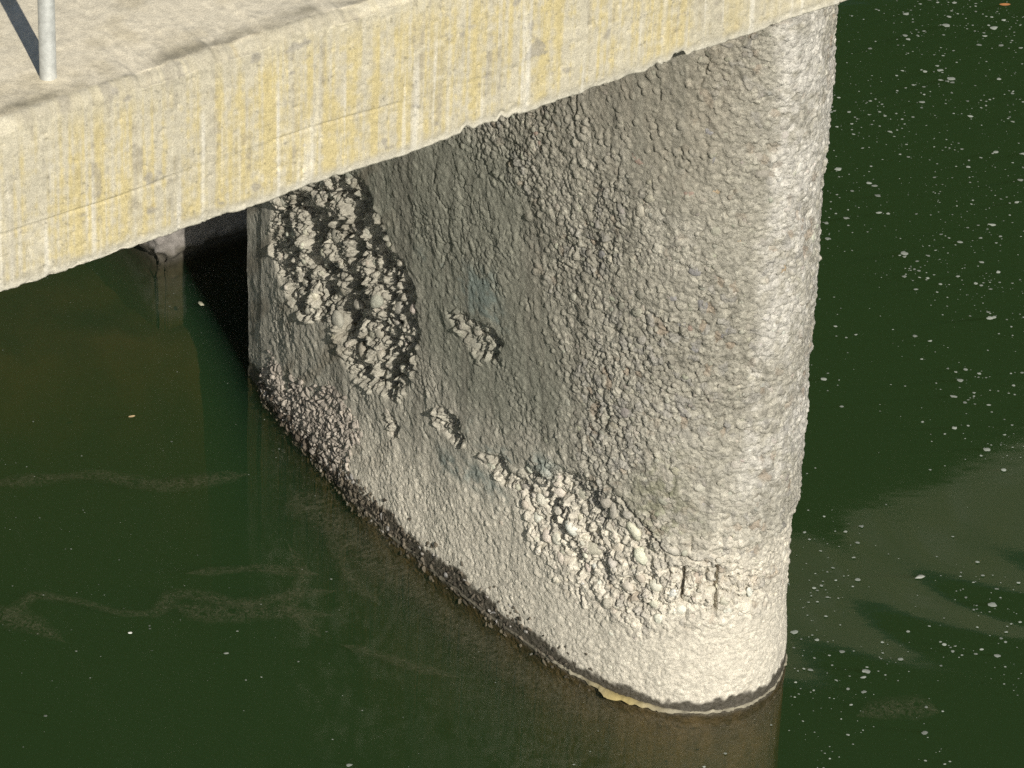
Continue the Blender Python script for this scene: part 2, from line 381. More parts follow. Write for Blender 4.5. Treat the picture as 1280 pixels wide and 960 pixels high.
# plates of skim broken off around the stones
plate = fbm(SS * 9, ZZ * 7, 4, 61)
noseflat = (1 - .25 * sm(SS, 1.95, 2.15)) * (1 - .38 * limed)
rb1, tone1, e1 = rubble(SW, ZW, .021, 3, .0050, .0024, .22)
rb0, tone0, e0 = rubble(SW + .5 * wx, ZW, .039, 5, .0055, .0025, .10)
row = sm(fbm(SS * 7, ZZ * 6, 3, 64), -.1, .25)
rb2, tone2, e2 = rubble(SW, ZW, .0105, 8, .0016, .0009, .16)
h += (1 - pebz) * (1 - apron) * (1 - strip) * (.0042 * np.abs(fbm(SS * 16 + ZZ * 9, ZZ * 11 - SS * 5, 4, 65)) + .5 * rb1 * sm(fbm(SS * 6, ZZ * 8, 3, 66), .05, .35))
coarse = sm(fbm(SS * 4.5, ZZ * 4.0, 3, 67), -.35, .30)
bare = pebz * (.35 + .65 * coarse) * sm(plate + .25 * fbm(SS * 30, ZZ * 30, 2, 63), -.32, .10)
h += noseflat * bare * (rb1 - .002 + rb0 * row) + noseflat * (.35 + .65 * pebz) * (1 - .6 * strip) * (1 - .5 * apron) * rb2

# lower step of the nose, pour joint above
h -= .017 * (1 - sm(ZW, .535, .553)) * sm(SW, 2.05, 2.35)
h += .004 * sm(ZW, 1.055 - .2 * (SW - 2.3), 1.075 - .2 * (SW - 2.3)) * sm(SW, 2.1, 2.3) * (1 - sm(ZW, 1.2, 1.6))
h += .012 * apron * (1 - sm(ZZ, 0, .25)) * sm(SS, .3, .8)

# deep cavity with heaped aggregate, its floor shelving up to the left edge
heap = fbm(SS * 10 + ZZ * 6, ZZ * 8 - SS * 4, 4, 71)
big1, btone, be = rubble(SS + 1.5 * wx, ZZ + 1.5 * wz, .052, 13, .022 , .014, .42)
big2, btone2, be2 = rubble(SS + 1.2 * wx, ZZ + 1.2 * wz, .021, 17, .008, .006, .40)
slab, _, se = rubble(SS + 2 * wx, ZZ + 2 * wz, .115, 37, .030, .020, .26)
big3, _, _ = rubble(SS, ZZ, .010, 19, .003, .002, .35)
edge = sd['CAVITY'] + .022 * fbm(SS * 16, ZZ * 16, 3, 73)
cav = sm(edge, -.008, .014) * sm(SS + .02 * n_big, .185, .225)
floor = cav * (.006 + .012 * sm(SS, .22, .6) * (1 - .5 * sm(SS, .75, 1.0)) * sm(edge, 0, .10) + .014 * sm(heap, -.4, .6))
def shelve(d, slope):
    """wear back the sides of a hollow that face the current"""
    d = d.copy()
    for j in range(1, nsF): d[:, j] = np.minimum(d[:, j], d[:, j - 1] + slope * (sA[j] - sA[j - 1]))
    for i_ in range(1, len(zA)): d[i_] = np.minimum(d[i_], d[i_ - 1] + 1.1 * (zA[i_] - zA[i_ - 1]))
    return d
h -= shelve(floor, .30) - cav * (.55 * (slab - .004) * sm(edge, 0, .05) + .45 * big1 * sm(edge, 0, .05) + big2 * sm(edge, -.01, .02) + big3)
groove = np.zeros_like(h)
for k, wd, dp in (('G1', .026, .120), ('G2', .013, .060), ('G3', .010, .035), ('G4', .024, .070), ('G5', .014, .060), ('G6', .011, .050), ('G7', .013, .060), ('G8', .009, .03)):
    wv = wd * (1 + .8 * fbm(SS * 24, ZZ * 24, 3, 74))
    d = line_d(SS + 1.1 * wx, ZZ + 1.1 * wz, LINE[k]); g_ = (1 - sm(d, wv * .3, wv * 1.2)) * np.clip(cav + .3, 0, 1); h -= dp * g_; groove = np.maximum(groove, g_)
h -= shelve(pock * (.013 + .010 * sm(heap, -.3, .4)), .22) - pock * (.6 * big2 + .35 * big1 + big3)
# coarse washed-out band on the nose below the lip
med1, mtone, me_ = rubble(SS + 1.3 * wx, ZZ + 1.3 * wz, .037, 23, .016, .008, .30)
band = sm(sd['BAND'] + .02 * fbm(SS * 14, ZZ * 14, 3, 83), -.020, .05)
open_ = sm(fbm(SS * 9, ZZ * 9, 4, 84), -.42, .12)
h -= band * (.007 + .010 * fbm(SS * 9, ZZ * 9, 4, 81) - open_ * (.5 * med1 * sm(sd['BAND'], -.01, .05) + .6 * big2) - .25 * slab * sm(sd['BAND'], 0, .05) - big3)
lip = sm(sd['BAND'], -.045, -.008) * (1 - band) * sm(ZZ - np.interp(SS, [1.47, 1.9, 2.4], [.5, .5, .4]), -.05, .08)
h += .004 * lip
for k, wd, dp in (('B1', .006, .030), ('B2', .008, .028), ('B3', .006, .022), ('B4', .005, .018), ('B5', .007, .02), ('V1', .0055, .040), ('V2', .0065, .034)):
    v = k[0] == 'V'
    d = line_d(SS if v else SW, ZZ if v else ZW, LINE[k]); h -= dp * (1 - sm(d, wd * .4, wd * 1.2))
for k in [k for k in LINE if k[0] == 'C' and k[1:].isdigit()]:
    d = line_d(SW, ZW, LINE[k]); wd = .0045 * (1 + .5 * fbm(SS * 30, ZZ * 30, 2, 91)); h -= .007 * (1 - sm(d, wd * .3, wd * 1.2)) * sm(fbm(SS * 40, ZZ * 40, 2, 92), -.5, .1)
# hairline joint beside the corner
d = line_d(SS + .25 * wx, ZZ, LINE['CRACK'])
h -= .030 * (1 - sm(d, .0035, .0070))
h -= .004 * (1 - sm(SS + .25 * wx, .124, .130))

# random short fissures through the stony skin
for _ in range(26):
    s0 = rng.uniform(1.0, 2.5); z0 = rng.uniform(.35, 2.1); ln = rng.uniform(.015, .06); an = rng.normal(R(75), R(25))
    c = [(s0, z0), (s0 + ln * math.cos(an) + rng.normal(0, .004), z0 - ln * math.sin(an)), (s0 + 1.6 * ln * math.cos(an), z0 - 1.7 * ln * math.sin(an))]
    j0, j1 = np.searchsorted(sA, [s0 - .15, s0 + .15]); i0, i1 = np.searchsorted(zA, [z0 - .15, z0 + .08])
    d = line_d(SW[i0:i1, j0:j1], ZW[i0:i1, j0:j1], c)
    h[i0:i1, j0:j1] -= rng.uniform(.002, .006) * (1 - sm(d, .0008, .0036))

# small stones pressed into the surface (each one a real bump of the wall mesh)
stone = np.zeros_like(h); stone_id = np.full(h.shape, -1, np.int32)
tone = []
def press(cs, cz, ra, rb, an, hg, tn, cut=1.12):
    i0 = int((cz - ra - zF[0]) / STEP); i1 = int((cz + ra - zF[0]) / STEP) + 2
    j0 = int((cs - ra - sF[0]) / STEP); j1 = int((cs + ra - sF[0]) / STEP) + 2
    if i0 < 0 or j0 < 0 or i1 >= len(zF) or j1 >= nsF: return
    y = zF[i0:i1, None] - cz; x = sF[None, j0:j1] - cs
    ca, sa = math.cos(an), math.sin(an)
    X = (x * ca + y * sa) / ra; Y = (-x * sa + y * ca) / rb
    q = np.sqrt(X * X + Y * Y)
    for t_ in rng.uniform(0, 6.283, 3): q = np.maximum(q, (X * math.cos(t_) + Y * math.sin(t_)) * cut)     # broken faces
    ta = rng.uniform(0, 6.283); tl = rng.uniform(0, .45)
    v = hg * np.sqrt(np.clip((1 - q) * 2.2, 0, 1)) * (1 + tl * (X * math.cos(ta) + Y * math.sin(ta)))
    i0 += nz0; i1 += nz0
    cur = stone[i0:i1, j0:j1]; m = v > cur
    cur[m] = v[m]; stone_id[i0:i1, j0:j1][m] = len(tone); tone.append(tn)
def at_grid(A, s, z): return A[np.clip(np.searchsorted(zA, z), 0, len(zA) - 1), np.clip(np.searchsorted(sA, s), 0, len(sA) - 1)]
def scatter(mask, n, r, hg, cut=1.12):
    k = 0; tries = 0
    while k < n and tries < 12:
        tries += 1
        s = rng.uniform(0, 2.63, n * 2); z = rng.uniform(-.05, 2.19, n * 2)
        ok = rng.random(n * 2) < at_grid(mask, s, z)
        for a, b in zip(s[ok], z[ok]):
            rr = rng.uniform(*r) ; 
            if rng.random() < .12: rr *= 1.35
            press(a, b, rr, rr * rng.uniform(.55, .95), rng.normal(R(-50), R(45)), rng.uniform(*hg) * rr, rng.normal(0, 1), cut); k += 1
            if k >= n: break
nocav = (1 - cav) * (1 - pock) * (1 - band)
scatter(pebz * nocav * (.35 + .65 * noseflat) * (.3 + .7 * coarse), 8500, (.0045, .0120), (.20, .52))
scatter((1 - pebz) * (1 - apron) * nocav * (1 - .7 * strip), 4200, (.0035, .0080), (.10, .30))
scatter(apron * (1 - .5 * strip) * (1 - cav), 15000, (.0030, .0060), (.16, .40))
scatter(cav * (1 - groove), 900, (.006, .012), (.3, .8)); scatter(cav * (1 - groove), 420, (.011, .020), (.45, .9), 1.3)
scatter(np.clip(band + pock, 0, 1), 1600, (.005, .011), (.25, .65)); scatter(np.clip(band + .6 * pock, 0, 1), 330, (.011, .020), (.35, .75))
h += stone * (1 - .85 * groove)
h += .0016 * fbm(SS * 55, ZZ * 50, 3, 45, .7) * (1 - strip)
h -= .003 * sm(fbm(SS * 85, ZZ * 85, 3, 44), .30, .62) * (apron + .5 * sm(SS, 2.0, 2.3)) * (1 - .6 * strip)

xy, nn = on_plan(SS)
P3 = np.concatenate([xy + nn * h[..., None], ZZ[..., None]], -1)

# colours of the wall: cement, silt, soot-grey film, algae, wet foot
tone = np.array(tone + [0.0]); tn = tone[stone_id] * (stone_id >= 0)
def mix(c, target, m): return c + (np.array(target) - c) * m[..., None]
c = np.ones(h.shape + (3,)) * np.array([.44, .415, .345])
blot = fbm(SS * 6, ZZ * 5, 5, 101); fine = fbm(SS * 45, ZZ * 45, 3, 102)
c *= (1 + .10 * blot + .09 * fine)[..., None]
film = sm(.55 * smooth_z + .32 * blot + .35 * sm(ZZ, .45, 1.0) * (1 - sm(SS, 1.45, 1.95)) - .2 * apron, .18, .75)
c = mix(c, (.255, .255, .205), film * .88)
upper = sm(ZZ + .25 * blot, 1.45, 1.95) * sm(SS, .9, 1.3) * (1 - sm(SS + .05 * blot, 2.05, 2.22))
c = mix(c, (.29, .255, .195), .75 * upper)
streak = sm(fbm(SS * 26, ZZ * 1.6, 3, 103), .05, .5) * (1 - apron)
c = mix(c, (.20, .19, .155), .55 * streak * (1 - sm(SS, 2.15, 2.5)))
silt = np.clip(sm(np.interp(SS, [.5, 1.1, 1.6], [.24, .40, .62]) - ZZ + .10 * blot, -.05, .16) * sm(SS, .45, .9) + 0 * SS, 0, 1)
c = mix(c, (.68, .63, .525), .94 * silt)
grime = sm(ZZ + .25 * blot, .70, 1.15) * (1 - limed) * sm(SS, 1.3, 1.7)
c = mix(c, (.30, .283, .228), .62 * grime * sm(blot + .5 * fine + .5 * streak, -.8, .3))
c = mix(c, (.60, .575, .52), .72 * limed * sm(ZZ, .5, .9) * sm(blot + .8 * fine, -.6, .3))
c = mix(c, (.21, .21, .13), .65 * sm(sd['OLIVE'], -.05, .03) * sm(fine + blot, -.4, .5))
for k in ('BLUE', 'BLUE2', 'BLUE3'):
    c = mix(c, (.20, .245, .225), .75 * sm(sd[k], -.03, .04) * sm(blot + .6 * fine, -.2, .5))
c = mix(c, (.22, .19, .14), .55 * sm(fbm(SS * 11 - ZZ * 10, ZZ * 3 + SS * 2.5, 3, 104), .18, .5) * (1 - sm(SS, .75, 1.0)) * sm(ZZ, .1, .2))
c = mix(c, (.45, .42, .345), .40 * np.maximum(cav, pock))
c *= (1 + .085 * tn + .34 * bare * (tone1 - .5) + .22 * bare * row * (tone0 - .5) + .16 * np.maximum(cav, band) * (btone2 - .5))[..., None]
c = mix(c, (.16, .15, .12), .35 * bare * (1 - sm(e1, .0, .16)))  # shade in the crevices between stones, painted into the colour
c = mix(c, (.25, .24, .225), .55 * bare * sm(tone1, .80, .84)); c = mix(c, (.36, .27, .19), .45 * bare * (1 - sm(tone1, .05, .08)))
wetz = .038 + .028 * (1 - sm(SS, 1.1, 2.0)) + .024 * fbm(SS * 9, ZZ * 0, 3, 105) + .012 * fbm(SS * 60, ZZ * 40, 2, 106)
wet = 1 - sm(ZZ, wetz - .008, wetz + .006)
c = mix(c, (.050, .043, .030), .93 * wet)
sub = 1 - sm(ZZ, -.02, .004)
algae = sm(fbm(SS * 7, ZZ * 5, 4, 107) + .5 * fine, -.5, .5)
c = mix(c, (.055, .042, .020), sub); c = mix(c, (.115, .080, .034), .7 * sub * algae)
cols = np.concatenate([np.clip(c, .01, .8), wet[..., None]], -1)

nr, nc = SS.shape
co = P3.reshape(-1, 3); cl = cols.reshape(-1, 4)
fa = grid_faces(nr, nc)
# close the back end and the top with their own rows of vertices
back = np.concatenate([P3[:, [0]], P3[:, [-1]]], 1).reshape(-1, 3)
bc = np.tile([.36, .33, .27, 0], (len(back), 1)); off = len(co)
i = np.arange(nr - 1)
bf = np.stack([off + 2 * i + 1, off + 2 * i, off + 2 * i + 2, off + 2 * i + 3], 1)
pier_mat = stone_material('weathered_concrete', pebbles=True, mid=6.0)
pebv = np.clip(.25 + .75 * np.maximum.reduce([pebz, band, pock, cav * .6]) - .45 * strip - .35 * skim - .2 * smooth_z, 0, 1).reshape(-1)
pier = obj('concrete_pier', mesh_np('concrete_pier', np.vstack([co, back]), np.vstack([fa, bf]), np.vstack([cl, bc]), peb=np.r_[pebv, np.zeros(len(bc))]), pier_mat,
           label='eroded grey concrete bridge pier with rounded nose and exposed pebbles standing in the river', cat='pier')

# ---- pebbles
def ico():
    import bmesh
    bm = bmesh.new(); bmesh.ops.create_icosphere(bm, subdivisions=2, radius=1.0)
    v = np.array([x.co[:] for x in bm.verts]); f = np.array([[q.index for q in p.verts] for p in bm.faces]); bm.free(); return v, f
IV, IF = ico()
def pebble_shape(k, rough=.16):
    r = np.random.default_rng(900 + k)
    v = IV.copy(); 
    for _ in range(5):
        d = r.normal(size=3); d /= np.linalg.norm(d); q = v @ d
        v *= (1 + rough * .6 * np.sin(q * r.uniform(1, 3) + r.uniform(0, 6)))[:, None]
    for _ in range(4):                                    # broken and worn facets
        d = r.normal(size=3); d /= np.linalg.norm(d); q = v @ d; lim = r.uniform(.60, .88)
        v -= np.outer(np.clip(q - lim, 0, 1) * .92, d)
    return v * np.array([1.12, r.uniform(.6, .95), r.uniform(.5, .8)])
SHAPES = [pebble_shape(k) for k in range(14)]
def shard(k):
    r = np.random.default_rng(700 + k); v = IV.copy()
    for _ in range(9):
        d = r.normal(size=3); d /= np.linalg.norm(d); v -= np.outer(np.clip(v @ d - r.uniform(.30, .62), 0, 1) * .95, d)
    return v * np.array([1.5, r.uniform(.8, 1.3), r.uniform(.8, 1.2)])
SHARDS = [shard(k) for k in range(14)]
def surf(s, z):
    """point and outward normal of the eroded wall"""
    i = int(np.clip(np.searchsorted(zA, z), 8, nr - 8)); j = int(np.clip(np.searchsorted(sA, s), 4, nsF - 4))
    p = P3[i, j]; a = P3[i, j + 4] - P3[i, j - 4]; b = P3[i + 4, j] - P3[i - 4, j]
    n = np.cross(a, b); n /= np.linalg.norm(n)
    base = np.r_[nn[i, j], 0]
    n = n * .5 + base * .8; n /= np.linalg.norm(n)
    return p, n
def frame(n, an):
    t = np.cross(ZV, n); t /= np.linalg.norm(t); b = np.cross(n, t)
    x = math.cos(an) * t + math.sin(an) * b
    return np.stack([x, np.cross(n, x), n], 1)
pm = [mesh_np('pebble', v, IF) for v in SHAPES]
pebble_mat = stone_material('river_pebble', grain=.24, bump=.0022, scale=260, random_tint=True)
for m in pm: m.materials.append(pebble_mat)
TINT = [(1.515, 1.611, 'pink'), (1.526, 1.58, 'pink'), (2.051, 1.239, 'pink'), (2.024, 1.634, 'pink'), (2.089, 1.657, 'orange'), (2.065, 1.174, 'grey'), (2.139, 1.228, 'grey'),
        (1.808, 1.376, 'grey'), (2.048, 1.412, 'grey'), (2.072, 1.316, 'grey'), (2.285, 1.41, 'orange'), (2.164, 1.516, 'orange'), (1.993, 1.32, 'grey'), (1.873, 1.694, 'pink'),
        (0.694, 0.38, 'rust'), (2.066, 1.823, 'grey'), (2.08, 1.75, 'grey'), (2.023, 1.245, 'grey'), (2.189, 1.443, 'pale'), (1.774, 1.363, 'grey')]
TC = {'pink': (.34, .26, .21), 'orange': (.42, .33, .22), 'grey': (.27, .26, .25), 'rust': (.30, .16, .07), 'pale': (.55, .52, .45)}
peb = [(s, z, min(r, .026), None) for s, z, r in COBBLES] + [(s, z, rng.uniform(.013, .019), t) for s, z, t in TINT]
def pick(mask, n, r):
    out = []
    while len(out) < n:
        s = rng.uniform(.05, 2.55); z = rng.uniform(.08, 2.15); rr = rng.uniform(*r)
        if rng.random() > at_grid(mask, s, z): continue
        if any((s - a) ** 2 + (z - b) ** 2 < (.85 * (rr + q)) ** 2 for a, b, q, _ in peb + out): continue
        out.append((s, z, rr, None))
    return out
vis = sm(ZZ, .2, .35) * sm(.75 + .72 * SS - ZZ, 0, .05)        # the part of the wall the deck leaves in view
peb += pick(cav * (1 - groove) ** 3, 48, (.013, .022))
peb += pick(np.clip(band + pock, 0, 1), 45, (.012, .020))
peb += pick(pebz * nocav * vis * (1 - strip), 300 - len(peb), (.011, .0175))
for k, (s, z, r, tnt) in enumerate(peb):
    p, n = surf(s, z); loose = at_grid(cav, s, z) > .5 or at_grid(band, s, z) > .5
    Rm = frame(n, rng.uniform(0, 6.28))
    o = obj('pebble', pm[k % 14], None, pier)
    flat = rng.uniform(.7, 1.0) if loose else rng.uniform(.45, .7)
    p = p - n * r * (.22 if loose else .30)
    mw = np.eye(4); mw[:3, :3] = Rm * np.array([r, r, r * flat]); mw[:3, 3] = p
    o.matrix_world = Matrix(mw.tolist())
    if tnt: o.color = TC[tnt] + (1,)
    else:
        b = at_grid(c, s, z); jt = 1 + rng.normal(0, .07)
        o.color = tuple(float(np.clip(q * jt * w_, .03, .7)) for q, w_ in zip(b, rng.normal(1, .02, 3))) + (1,)

def mass(name, mask, n, r, sink, seed, colf, flat=(.55, .9), stand=0.0, zr=(.0, 2.19), sr=(.02, 2.62), shapes=None):
    shapes = shapes or SHAPES
    """many small stones joined into one part"""
    VV, FF, CC = [], [], []; k = 0
    while k < n:
        s = rng.uniform(*sr); z = rng.uniform(*zr)
        if rng.random() > at_grid(mask, s, z): continue
        p, nrm = surf(s, z); rr = rng.uniform(*r)
        Rm = frame(nrm, rng.uniform(0, 6.28)) * np.array([rr, rr, rr * rng.uniform(*flat)])
        v = shapes[k % 14] @ Rm.T + p + nrm * rr * (stand - sink)
        VV.append(v); FF.append(IF + k * len(IV)); q = colf(s, z); CC.append(np.tile(q, (len(IV), 1))); k += 1
    return obj(name, mesh_np(name, np.vstack(VV), np.vstack(FF), np.vstack(CC)), pier_mat, pier, kind='stuff')
def wallc(s, z):
    b = at_grid(c, s, z) * (1 + rng.normal(0, .09)) * rng.normal(1, .02, 3)
    return np.r_[np.clip(b, .02, .75), 0]
mass('pebble_gravel', np.clip(pebz * noseflat * nocav + .9 * cav * (1 - groove) ** 3 + .8 * band + .7 * pock, 0, 1), 3000, (.005, .0105), .42, 1, wallc)
mus = sm(sd['MUSSEL'] + .05 * fbm(SS * 12, ZZ * 12, 3, 16), -.05, .05)
def musc(s, z):
    k = rng.uniform(.55, 1.15)
    return np.r_[np.array([.46, .41, .35]) * k, .1] if z > .03 + rng.normal(0, .02) else np.r_[np.array([.16, .13, .10]) * k, .6]
mass('barnacle_crust', mus, 1900, (.0035, .0135), .25, 2, musc, (.35, 1.5), .25, (-.03, .32), (.14, .8), SHARDS)
foot = (1 - sm(ZZ, .035, .115)) * (1 - sm(SS, 1.45, 2.0))
mass('barnacle_crust', foot * (1 - .75 * sm(SS, .7, 1.1)), 1000, (.003, .009), .1, 3, lambda s, z: np.r_[np.array([.14, .12, .09]) * rng.uniform(.3, 1.5) + (.22 if rng.random() < .07 else 0), .5], (.7, 1.1), .2, (-.03, .12), (.1, 2.0), SHARDS)

# ------------------------------------------------------------------ the bridge deck over the pier
def deck(name, u_front, u_back, z_bot, z_top, v_fine, label, fine_v=.004, seed=0, vis=True):
    v = np.unique(np.round(np.r_[np.arange(-9, v_fine[0], .12), np.arange(v_fine[0], v_fine[1], fine_v), np.arange(v_fine[1], 9, .12), 9], 4))
    # profile: soffit back -> soffit front -> fascia up -> worn arris -> top, back
    prof = [(u_back, z_bot), (u_front - .9, z_bot), (u_front - .3, z_bot), (u_front - .12, z_bot), (u_front - .05, z_bot), (u_front - .02, z_bot), (u_front - .008, z_bot)]
    kind = [0] * len(prof)
    for z in np.arange(z_bot, z_top - .03, .0042): prof.append((u_front, z)); kind.append(1)
    for a in np.linspace(0, math.pi / 2, 7)[1:-1]: prof.append((u_front - .03 + .03 * math.cos(a), z_top - .03 + .03 * math.sin(a))); kind.append(2)
    for u in np.arange(u_front - .03, u_front - .85, -.006): prof.append((u, z_top)); kind.append(3)
    prof += [(u_front - 1.3, z_top), (u_back, z_top), (u_back, z_bot)]; kind += [3, 3, 0]
    prof = np.array(prof); kind = np.array(kind)
    V, U = np.meshgrid(v, prof[:, 0]); _, Z = np.meshgrid(v, prof[:, 1]); K = np.repeat(kind[:, None], len(v), 1)
    S = seed * 7
    fz = np.clip((Z - z_bot) / (z_top - z_bot), 0, 1)
    # ragged lower edge with bites out of the concrete
    rag = .006 * fbm(V * 7, V * 0, 3, 201 + S) + .004 * fbm(V * 40, V * 0, 3, 202 + S)
    bite = sm(fbm(V * 5.5, V * 0 + 3, 3, 203 + S), .25, .6) * .016 * (.5 + fbm(V * 50, V * 0, 2, 204 + S))
    low = (1 - sm(fz, 0, .16))
    Zd = Z + np.where(K <= 1, (rag + np.maximum(bite, 0)) * np.where(K == 0, np.where(U > u_front - .2, 1, 0), low), 0)
    # fascia relief, slack board line, pores
    rel = .004 * fbm(V * 3, Z * 5, 3, 205 + S) + .0008 * fbm(V * 30, Z * 30, 3, 206 + S) + .0005 * fbm(V * 90, Z * 90, 2, 213 + S)
    board = z_bot + .150 + .012 * fbm(V * 2, V * 0, 2, 207 + S)
    bl = (1 - sm(np.abs(Z - board), .0015, .004)) * sm(fbm(V * 4, V * 0, 2, 208 + S), .0, .35)
    rel = rel - .004 * bl + .0015 * sm(Z, board - .002, board + .004)
    low2 = 1 - sm(Z - z_bot, .0, .035)
    rel = rel - low2 * (.004 + .008 * np.maximum(fbm(V * 30, Z * 30, 3, 209 + S), 0))
    pit = sm(fbm(V * 75, Z * 75, 2, 210 + S), .55, .72); rel = rel - .003 * pit
    Ud = U + np.where((K == 1) | (K == 2), rel, 0)
    worn = sm(fbm(V * 9, V * 0, 5, 211 + S, .6), -.35, .6) * .018
    Ud = Ud - np.where(K == 2, worn * .5, 0); Zd = Zd - np.where(K == 2, worn, 0)
    near = 1 - sm(u_front - U, .03, .30)
    top_rel = .006 * fbm(V * 4, U * 4, 4, 212 + S) + .0014 * fbm(V * 40, U * 40, 3, 214 + S) - .008 * near * (worn / .012)
    # a shallow spalled hollow and crack on the walkway
    cr = line_d(V + .02 * fbm(V * 12, U * 12, 3, 215), U + .02 * fbm(V * 12, U * 12, 3, 216), [(-2.86, 1.42), (-2.72, 1.46), (-2.62, 1.42), (-2.57, 1.30)])
    if vis: top_rel = top_rel - .006 * (1 - sm(cr, .002, .006)) + .004 * sm(poly_sd(V, U, [(-2.86, 1.42), (-2.72, 1.46), (-2.62, 1.42), (-2.57, 1.30), (-2.9, 1.2), (-3.1, 1.3)]), 0, .01)
    Zd = Zd + np.where((K == 3) & (U > u_back + .01), top_rel, 0)
    co = uvz(Ud, V, Zd)
    # colours: pale cement, ochre lichen running down in streaks, grey blots, lime runs
    cc = np.ones(V.shape + (3,)) * np.array([.495, .455, .345])
    cc *= (1 + .10 * fbm(V * 4, Z * 6 + U * 5, 4, 221 + S) + .07 * fbm(V * 60, Z * 60 + U * 60, 2, 222 + S))[..., None]
    F = ((K == 1) | (K == 2)).astype(float)
    st1 = fbm(V * 26, Z * .9, 4, 223 + S, .75); st2 = fbm(V * 120, Z * 1.6, 3, 224 + S); och = fbm(V * 5, Z * 5, 3, 225 + S)
    grit = fbm(V * 55, Z * 55, 3, 226 + S)
    m = sm(.85 * st1 + .75 * st2 + .30 * och + .45 * grit + .36, -.05, .85) * (sm(fz, .0, .10) * (1 - .8 * sm(fz, .72, .95)))
    right = 1 - .65 * sm(V, -1.0, -.45)
    cc = mix(cc, (.51, .425, .20), .80 * m * right * F)
    cc = mix(cc, (.44, .32, .11), .32 * F * right * sm(st1 + .5 * grit + .4 * fbm(V * 9, Z * 9, 2, 229 + S), .55, 1.1))
    cc = mix(cc, (.30, .275, .225), .65 * F * sm(fbm(V * 30, Z * 3.0, 3, 227 + S) + .5 * grit, .30, .8) * sm(fz, .05, .2))
    blots = sm(fbm(V * 22, Z * 26, 3, 228 + S) + .35 * fbm(V * 5, Z * 5, 2, 230 + S) + .3 * grit,   .60, .80)
    cc = mix(cc, (.30, .28, .24), .70 * blots * np.where(F > 0, 1, .55))
    lime = sm(fbm(V * 55, Z * 2.0, 3, 231 + S), .25, .6) * sm(.8 - fz, 0, .3)
    cc = mix(cc, (.68, .65, .56), .60 * lime * F)
    cc = mix(cc, (.60, .57, .48), .6 * low2 * F)  # highlight along the lower edge, painted as paler colour
    spec = sm(fbm(V * 110, Z * 110 + U * 110, 2, 232 + S), .60, .78); cc = mix(cc, (.14, .13, .10), .5 * spec)
    T = (K == 3).astype(float)
    cc = mix(cc, (.74, .665, .505), .92 * T)
    cc = mix(cc, (.52, .45, .30), .5 * T * sm(fbm(V * 8, U * 8, 4, 233 + S), .0, .6))
    dirt = np.exp(-((u_front - U - .045 - .02 * fbm(V * 7, V * 0, 3, 234 + S)) / .030) ** 2) * T
    cc = mix(cc, (.20, .18, .125), .75 * np.clip(dirt * (sm(fbm(V * 12, U * 12, 4, 235 + S), -.45, .35)), 0, 1))
    cc = mix(cc, (.38, .345, .26), .55 * (K == 2) * sm(fbm(V * 11, Z * 11, 4, 236 + S), -.4, .4))  # arris coloured darker to cancel the bright edge the sun gives it
    cc = mix(cc, (.33, .31, .26), (K == 0).astype(float))
    cl = np.concatenate([np.clip(cc, .01, .8), np.zeros(V.shape + (1,))], -1)
    nr, nc = V.shape
    return obj(name, mesh_np(name, co.reshape(-1, 3), grid_faces(nr, nc, flip=True), cl.reshape(-1, 4)), deck_mat, label=label, cat='bridge deck')
deck_mat = stone_material('lichen_streaked_concrete', grain=.26, bump=.0008, scale=330)
deck('bridge_deck', 1.69, -.55, 2.2, 2.64, (-3.05, -.05), 'pale concrete bridge deck edge with ochre lichen streaks resting on the pier')
deck('bridge_deck', -1.2, -4.2, 2.2, 2.80, (-.2, .0), 'second concrete bridge deck running behind, seen only mirrored in the water', .05, 1, False)

